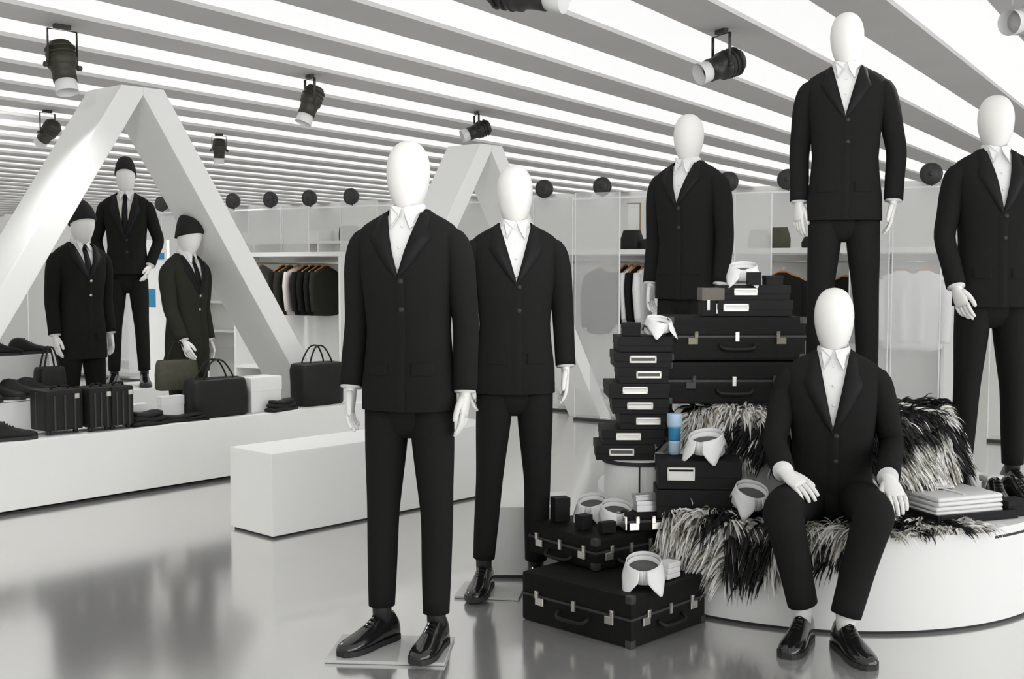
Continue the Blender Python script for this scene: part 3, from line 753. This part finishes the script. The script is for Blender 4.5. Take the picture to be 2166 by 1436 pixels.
def bag(label, loc, rz, w, d, h, m, handle='arch', hm=None, taper=.9, group=None):
    t = thing('holdall', label, 'bag', loc, rz, group)
    mb = MB(); a = np.linspace(0, 2 * PI, 28, endpoint=False)
    def rg(z, k, e=4.): return np.c_[w / 2 * k * np.sign(np.cos(a)) * np.abs(np.cos(a)) ** (2 / e), d / 2 * k * np.sign(np.sin(a)) * np.abs(np.sin(a)) ** (2 / e), np.full(28, z)]
    mb.loft([rg(.0, .93), rg(.012, .99), rg(h * .5, 1.0), rg(h * .85, taper + .05), rg(h * .97, taper), rg(h, taper - .06)]); b = mb.build('bag_body', m, t)
    bx('zip', (0, 0, h), (w * .8, .012, .008), M['trim'], t, bevel=.001)
    if handle == 'arch':
        for s in (-1, 1):
            hh = MB().sweep([(-w * .26, s * d * .22, h * .8), (-w * .25, s * d * .2, h * 1.05), (-w * .12, s * d * .15, h * 1.0 + .105), (0, s * d * .13, h + .125), (w * .12, s * d * .15, h * 1.0 + .105), (w * .25, s * d * .2, h * 1.05), (w * .26, s * d * .22, h * .8)], [.006] * 7, side=(0, 1, 0), n=8, sub=3)
            hh.build('handle', hm or M['case2'], t)
    return t
bag('dark square bag standing on the low white block behind the upright suitcases', pf(.60, .55, .607), PROT, .18, .14, .17, M['case2'])
bag('dark holdall with arched handles on the platform before the grey-coated mannequin', pf(1.56, .17, PH + .001), PROT + R(-3), .44, .22, .25, M['case2'])
bag('olive bag hanging from the hand of the grey-coated mannequin', (-2.27, 7.97, .575), PROT + R(-8), .29, .13, .20, M['olive'], handle='arch')
bag('dark box-shaped bag with thin looped handles beside the foot of the white frame', pf(2.44, .18, PH + .001), PROT + R(2), .40, .22, .30, M['case2'], taper=.97)
small_box('display_card', 'small white box among dark scarves on the platform', pf(1.03, .25, PH + .001), (.12, .08, .12), M['white'], PROT)
small_box('display_card', 'square white box standing on the platform beside the dark holdall', pf(1.25, .22, PH + .001), (.17, .06, .155), M['white'], PROT)
small_box('display_block', 'white cube at the foot of the white frame', pf(1.93, .20, PH + .001), (.26, .20, .235), M['white'], PROT, 'block')
def scarf(label, s, n, w, d, h, seed):
    g = np.random.default_rng(seed); t = thing('folded_scarf', label, 'scarf', pf(s, n, PH + .001), PROT + g.uniform(-.3, .3))
    for k in range(3):
        mb = MB(); rr = []
        for u in np.linspace(0, 1, 9):
            x = (u - .5) * w * (1 - .12 * k); rr.append([(x, yy * d * (1 - .1 * k) / 2, z * h / 3 + k * h / 3 * .9 + .006 * math.sin(6 * u + k)) for yy, z in ((-1, .1), (-1.04, .5), (-.95, .9), (0, 1.05), (.95, .9), (1.04, .5), (1, .1))])
        mb.loft(rr).build('scarf_fold', M['case2'] if k % 2 == 0 else M['knit'], t)
    return t
scarf('pile of dark folded scarves in front of the small white box', .99, .10, .24, .14, .09, 1)
scarf('low dark scarf fold along the platform edge beside the square white box', 1.24, .085, .34, .10, .05, 2)
scarf('dark scarf heap at the foot of the white frame', 2.02, .055, .26, .09, .08, 4)
# white info board with blue print between the capped mannequins
t = thing('info_board', 'white board with blue panels standing between the capped mannequins', 'sign', rf(-10.15, 9.2), ROOM_ROT)
bx('board', (0, 0, .85), (.44, .04, 1.7), M['white'], t); bx('blue_panel', (-.02, -.023, 1.06), (.11, .006, .20), M['blue'], t, bevel=0)
bx('blue_panel', (.10, -.023, 1.52), (.16, .006, .07), M['blue'], t, bevel=0); bx('board_foot', (0, 0, .01), (.5, .3, .02), M['white'], t)

# ------------------------------------------------------------------ stage spotlights
def spotlight(label, top, aim, size=1., m='lamp', power=0., rod=.13, cone=60, soft=.06):
    """theatre spotlight hanging from a beam by a yoke; aim = direction of the beam"""
    t = thing('spotlight', label, 'spotlight', top, 0); t.scale = (size,) * 3
    aim = np.array(aim, float); aim /= np.linalg.norm(aim)
    sd = np.cross(aim, (0, 0, 1)); sd /= np.linalg.norm(sd); c = np.array([0, 0, -rod - .06])
    MB().box((0, 0, -.012), (.09, .03, .024)).build('clamp', M[m], t, (0, 0, 0), math.atan2(sd[1], sd[0]), smooth=False, bevel=.003)
    q = sd * .082
    MB().sweep([c - q, c - q + (0, 0, .06 + rod * .55), -q + (0, 0, -.03), q + (0, 0, -.03), c + q + (0, 0, .06 + rod * .55), c + q], [(.003, .010)] * 6, side=sd, n=8).build('yoke', M[m], t)
    b = MB().sweep([c - aim * .135, c - aim * .13, c - aim * .11, c - aim * .06, c - aim * .055, c + aim * .0, c + aim * .005, c + aim * .04, c + aim * .085],
                   [.030, .058, .070, .072, .076, .076, .066, .062, .062], side=sd, n=24); body = b.build('lamp_housing', M[m], t)
    for k in range(3): MB().sweep([c - aim * (.10 - .03 * k), c - aim * (.094 - .03 * k)], [.080, .080], side=sd, n=24).build('cooling_ring', M[m], body)
    MB().sweep([c + aim * .082, c + aim * .088, c + aim * .15], [.050, .056, .060], side=sd, n=24, cap=False).build('snoot', M['snoot'], t)
    MB().sweep([c + aim * .083, c + aim * .0845], [.048, .048], side=sd, n=20).build('lens', M['glow'], t)
    for s in (-1, 1): MB().sweep([c + sd * s * .082, c + sd * s * .105], [.014, .014], side=aim, n=10).build('knob', M[m], t)
    if power:
        L = bpy.data.lights.new('beam', 'SPOT'); L.energy = power; L.spot_size = R(cone); L.spot_blend = .9; L.shadow_soft_size = soft
        o = bpy.data.objects.new('beam', L); C.objects.link(o); o.parent = t
        o.location = c + aim * .16; o.rotation_euler = Vector(aim).to_track_quat('-Z', 'Y').to_euler()
    return t
def on_ceiling(u, v, z=HC):
    x, y = (u - 1083) / F_PX, (718 - v) / F_PX
    dv = np.array([x, math.cos(PITCH) + y * math.sin(PITCH), -math.sin(PITCH) + y * math.cos(PITCH)])
    return np.array([0, 0, CAM_H]) + dv * (z - CAM_H) / dv[2]
SP = 60
spotlight('black spotlight hanging from the ceiling at the far left, pointing down, largest on that side', on_ceiling(131, 52), (.22, -.2, -1), 1.12, 'lampolive', 60, .16, 120, .2)
spotlight('dark spotlight half hidden behind the left leg of the white frame', on_ceiling(100, 233), (-.55, .32, -.50), 1.0, 'lampolive', 230, .15, 150, .22)
spotlight('spotlight hanging above the middle of the left ceiling, tipped down to the left', on_ceiling(655, 158), (-.30, -.2, -.9), 1.05, 'lampolive', 60, .15, 120)
spotlight('small spotlight right of the big white frame, pointing down', on_ceiling(463, 283), (-.05, .10, -1), .95, 'lampolive', 110, .13, 110, .15)
spotlight('dark spotlight above the farther white frame, aimed left', on_ceiling(1008, 236), (-.85, -.25, -.35), 1.0, 'lamp', SP, .12)
spotlight('large black spotlight on a twin-strap yoke above the half hidden mannequin', on_ceiling(1526, 62), (-.80, -.35, -.32), 1.12, 'lamp', SP, .14)
spotlight('black spotlight cut by the top edge of the picture', (.055, 5.15, HC), (.75, -.3, -.18), 1.25, 'lamp', SP, .15)
spotlight('grey spotlight in the top right corner', (2.56, 5.95, HC), (-.75, -.5, -.15), 1.05, 'beam', SP, .16)
# added spotlights, unseen behind the camera, to brighten the display and racks
for lb, top, aim, pw, cone in [('added fill spotlight behind the camera aimed at the low platform', (-1.6, .3, HC), (-.10, 1., -.22), 230, 55),
                               ('added fill spotlight beside the camera aimed at the front mannequin', (-.7, -.5, HC), (.02, 1., -.28), 18, 60),
                               ('added fill spotlight behind the camera aimed past the mannequins at the far racks', (.3, .6, HC), (.06, 1., -.10), 330, 50)]:
    spotlight(lb, top, aim, 1.1, 'lamp', pw, .15, cone, .12)

# ------------------------------------------------------------------ partition of frosted panels with round lamps
PB = 10.05
def d_at(u, b=PB):          # room coordinate d where a column of the view meets the plane at distance b
    x = (u - 1083) / F_PX; k = b / (BV[0] * x + BV[1]); return k * (DV[0] * x + DV[1])
def panel(label, u0, u1, ztop, m='frost', b=PB):
    d0, d1 = d_at(u0, b), d_at(u1, b)
    t = thing('frosted_panel', label, 'panel', rf((d0 + d1) / 2, b), ROOM_ROT, 'frosted partition panels')
    wd = abs(d1 - d0)
    bx('sheet', (0, 0, ztop / 2 + .03), (wd - .016, .012, ztop - .04), M[m], t, bevel=0)
    for s in (-1, 1): bx('edge_strip', (s * (wd / 2 - .004), 0, ztop / 2 + .02), (.008, .016, ztop - .02), M['edge'], t, bevel=.002)
    bx('foot_rail', (0, 0, .012), (wd, .05, .022), M['trim'], t, bevel=.002)
    return t
PAN = [(-40, 60, 2.06, 'frost2', 'at the left edge behind the slanted frame leg'), (60, 185, 2.06, 'frost2', 'behind the leftmost capped mannequin'),
       (200, 330, 2.0, 'frost', 'behind the tallest capped mannequin'), (345, 440, 2.0, 'frost', 'behind the grey-coated mannequin'),
       (528, 597, 2.04, 'frost', 'just right of the big white frame'), (600, 655, 2.04, 'frost2', 'above the row of dark jackets'),
       (722, 800, 2.08, 'frost2', 'left of the front mannequin shoulder'), (800, 905, 2.05, 'frost', 'behind the head of the front mannequin'),
       (1128, 1212, 2.06, 'frost', 'right of the second mannequin head'), (1216, 1311, 2.06, 'frost', 'with a grey jacket showing through, left of the box column'),
       (1552, 1631, 2.04, 'frost2', 'left of the highest mannequin hand'), (1795, 1880, 2.05, 'frost', 'between the legs of the highest mannequin'),
       (1885, 1990, 2.04, 'frost', 'with pale clothes showing through, right of the highest mannequin'), (2095, 2200, 2.04, 'frost', 'at the right edge behind the last mannequin')]
for u0, u1, zt, m, wh in PAN: panel('frosted upright panel ' + wh, u0, u1, zt if u0 < 500 or u0 > 900 else zt + .1, m, 9.55 if u0 == 1216 else PB if u0 < 500 or u0 > 900 else 11.15)
def round_lamp(label, u, v, b):
    d = d_at(u, b); P = on_ceiling(u, v, 2.16); z = 2.16
    t = thing('round_lamp', label, 'lamp', rf(d, b, z), ROOM_ROT, 'round black lamps along the partition')
    MB().sweep([(0, -.05, 0), (0, -.045, 0), (0, -.015, 0), (0, .03, 0), (0, .06, 0)], [.075, .088, .092, .075, .03], side=(1, 0, 0), n=24).build('lamp_head', M['lamp'], t)
    MB().sweep([(0, -.052, 0), (0, -.047, 0)], [.060, .064], side=(1, 0, 0), n=24).build('grille', M['trim'], t)
    MB().sweep([(0, -.056, 0), (0, -.050, 0)], [.020, .022], side=(1, 0, 0), n=14).build('cap', M['lamp'], t)
    MB().sweep([(0, .03, 0), (0, .03, -.05), (0, .0, -.085), (0, 0, 2.062 - z)], [.008] * 4, n=8).build('bracket', M['lamp'], t)
    return t
rail_d0, rail_d1 = d_at(-60, PB + .05), d_at(2230, PB + .05)
tag(room_box('partition_rail', rail_d0, rail_d1, PB + .035, PB + .065, 2.045, 2.062, M['edge']), 'thin pale rail along the top of the frosted partition', 'rail')
for u, v, wh in [(348, 430, 'beside the tallest capped mannequin'), (498, 428, 'right of the big white frame, first of four'), (577, 420, 'second of the four right of the white frame'), (659, 420, 'third of the four right of the white frame'), (747, 412, 'nearest the front mannequin on the left'),
              (1153, 398, 'right of the second mannequin head'), (1275, 390, 'over the grey jacket panel'), (1397, 388, 'at the left shoulder of the half hidden mannequin'), (1540, 385, 'at the right shoulder of the half hidden mannequin'),
              (1664, 386, 'at the left elbow of the highest mannequin'), (1965, 372, 'at the shoulder of the rightmost mannequin')]:
    round_lamp('round black lamp ' + wh, u, v, PB + .05)

# ------------------------------------------------------------------ clothes racks behind the partition
def jacket_hung(label, d, b, z, mk, across=False, L=.60, W=.44, th=.06, group='clothes on the racks'):
    """jacket on a wooden hanger; flat side faces along the rail unless across"""
    t = thing('hanging_jacket', label, 'jacket', rf(d, b, z), ROOM_ROT + (0 if across else PI / 2) + random.uniform(-.06, .06), group)
    mb = MB(); a = np.linspace(0, 2 * PI, 20, endpoint=False); rr = []
    for zz, wx, ty in ((-.030, .05, .4), (-.05, .08, .6), (-.075, .165, .8), (-.105, W * .46, 1), (-.16, W * .5, 1), (-.35, W * .5, 1), (-L + .05, W * .49, .95), (-L, W * .47, .9)):
        rr.append(np.c_[wx * np.sign(np.cos(a)) * np.abs(np.cos(a)) ** .7, th / 2 * ty * 1.5 * np.sin(a), np.full(20, zz) + (.012 * np.cos(2 * a) if zz < -.5 else 0)])
    mb.loft(rr); j = mb.build('jacket_body', M[mk], t)
    for s in (-1, 1): MB().sweep([(s * W * .44, 0, -.11), (s * W * .53, -.01, -.26), (s * W * .50, -.02, -L * .80), (s * W * .49, -.02, -L * .92)], [(.05, th * .55), (.055, th * .6), (.05, th * .55), (.045, th * .5)], n=12, sub=2).build('sleeve', M[mk], j)
    MB().sweep([(-W * .42, 0, -.095), (-.05, 0, -.035), (0, 0, -.02), (.05, 0, -.035), (W * .42, 0, -.095)], [(.010, .012)] * 5, side=(0, 1, 0), n=8, sub=2).build('hanger', M['wood'], t)
    MB().sweep([(0, 0, -.025), (0, 0, .008), (.010, 0, .020), (.016, 0, .010)], [.003] * 4, side=(0, 1, 0), n=6, sub=2).build('hook', M['metal'], t)
    return t
def rack(label, u0, u1, b, zs=1.55):
    d0, d1 = d_at(u0, b), d_at(u1, b); wd = d1 - d0
    t = thing('clothes_rack', label, 'rack', rf((d0 + d1) / 2, b), ROOM_ROT)
    bx('top_shelf', (0, 0, zs), (wd, .44, .05), M['white'], t); bx('back_panel', (0, .22, zs / 2), (wd - .02, .02, zs - .06), M['white'], t, bevel=0)
    for s in (-1, 1): bx('side_panel', (s * (wd / 2 - .015), 0, zs / 2), (.03, .42, zs - .052), M['white'], t)
    MB().sweep([(-wd / 2 + .03, 0, zs - .10), (wd / 2 - .03, 0, zs - .10)], [.012, .012], n=10).build('rail', M['metal'], t)
    bx('bottom_shelf', (0, 0, .2), (wd - .062, .42, .03), M['white'], t)
    return t
RB = 10.75
rack('white clothes rack with a row of dark jackets, right of the big white frame', 520, 745, RB)
rack('white clothes rack seen between the second mannequin and the suitcase stack', 1195, 1405, RB)
rack('white clothes rack behind the suitcases and the highest mannequin', 1560, 1745, RB)
rack('white clothes rack with pale clothes at the right', 1760, 2010, RB)
rack('white clothes rack behind the capped mannequins', 40, 300, RB)
ZR = 1.44
for u, mk, lb in [(556, 'greyjkt', 'grey jacket at the left end of the dark jacket row'), (601, 'suit2', 'dark jacket left of the pale one in the row'), (614, 'suit3', 'dark jacket right beside the pale one in the row'), (632, 'palejkt', 'pale jacket among the dark ones in the row'),
                  (648, 'suit', 'first dark jacket right of the pale one'), (662, 'suit2', 'second dark jacket right of the pale one'), (676, 'suit', 'third dark jacket right of the pale one'), (690, 'suit3', 'rightmost dark jacket in the row by the front mannequin')]:
    jacket_hung(lb, d_at(u, RB), RB, ZR, mk)
jacket_hung('grey jacket showing blurred through the frosted panel', d_at(1268, 10.45), 10.45, ZR - .03, 'darkgrey', True, .66, .29)
for u, mk, lb in [(1322, 'suit2', 'dark jacket next to the frosted panel edge, above the box column'), (1336, 'shirt', 'white shirt between two dark jackets above the box column'), (1348, 'suit', 'dark jacket between white shirts above the box column'), (1366, 'shirt', 'white shirt with wooden hanger left of the half hidden mannequin')]:
    jacket_hung(lb, d_at(u, RB), RB, ZR, mk)
jacket_hung('dark jacket on orange wooden hanger above the suitcase boxes', d_at(1655, 10.45), 10.45, ZR - .06, 'suit', True, .66, .46)
jacket_hung('dark jacket seen between the legs of the highest mannequin', d_at(1790, RB), RB, ZR - .10, 'suit2', True, .62, .40)
for u, lb in [(1905, 'white shirt left of two behind the right frosted panel'), (1955, 'white shirt right of two behind the right frosted panel')]:
    jacket_hung(lb, d_at(u, 10.45), 10.45, ZR - .04, 'shirt', True, .70, .34)
ZS = 1.577
def shelf_bag(label, u, b, w, h, m): bag(label, rf(d_at(u, b), b, ZS), ROOM_ROT, w, .2, h, m, handle=None, taper=.75)
shelf_bag('brown-black bag on the rack shelf left of the half hidden mannequin', 1336, RB, .21, .19, M['case2'])
shelf_bag('small dark bag on the rack shelf beside the brown-black one', 1372, RB, .10, .10, M['case2'])
shelf_bag('rounded olive bag on the rack shelf left of the highest mannequin', 1648, RB, .17, .19, M['olive'])
shelf_bag('grey bag on the rack shelf behind the frosted panel', 1605, RB, .20, .17, M['greybag'])
shelf_bag('low dark bag on the rack shelf at the highest mannequin hand', 1715, RB, .16, .10, M['case2'])
# white slanted display boards and picture frame above the racks
t = thing('picture_frame', 'thin brown-edged frame standing on the rack shelf left of the half hidden mannequin', 'frame', rf(d_at(1340, 10.93), 10.93, ZS), ROOM_ROT)
bx('board', (0, 0, .23), (.13, .012, .46), M['white'], t); bx('edge_bar', (.07, -.002, .23), (.010, .016, .46), M['tan'], t, bevel=0); bx('edge_bar', (0, -.002, .465), (.15, .016, .010), M['tan'], t, bevel=0)
t = thing('store_shelf', 'white shelf wall unit far behind the dark jacket row', 'shelf', rf(d_at(620, 15.0), 15.0), ROOM_ROT)
for z in (.3, .8, 1.3, 1.8): bx('shelf_board', (0, 0, z), (4.2, .35, .04), M['white'], t)
for x in (-2.08, -.7, .7, 2.08): bx('shelf_upright', (x, 0, 1.0), (.04, .36, 2.0), M['white'], t)
bx('shelf_back', (0, .19, 1.0), (4.2, .02, 2.0), M['white'], t, bevel=0)
for x, z, k in ((-.3, 1.322, 'tan'), (.4, 1.322, 'tan'), (1.2, 1.822, 'olive')):
    bag({-.3: 'tan bag on the far shelf unit', .4: 'second tan bag on the far shelf unit', 1.2: 'olive bag on top of the far shelf unit'}[x], rf(d_at(620, 15.0) + x, 15.0, z), ROOM_ROT, .34, .2, .24, M[k], handle=None)
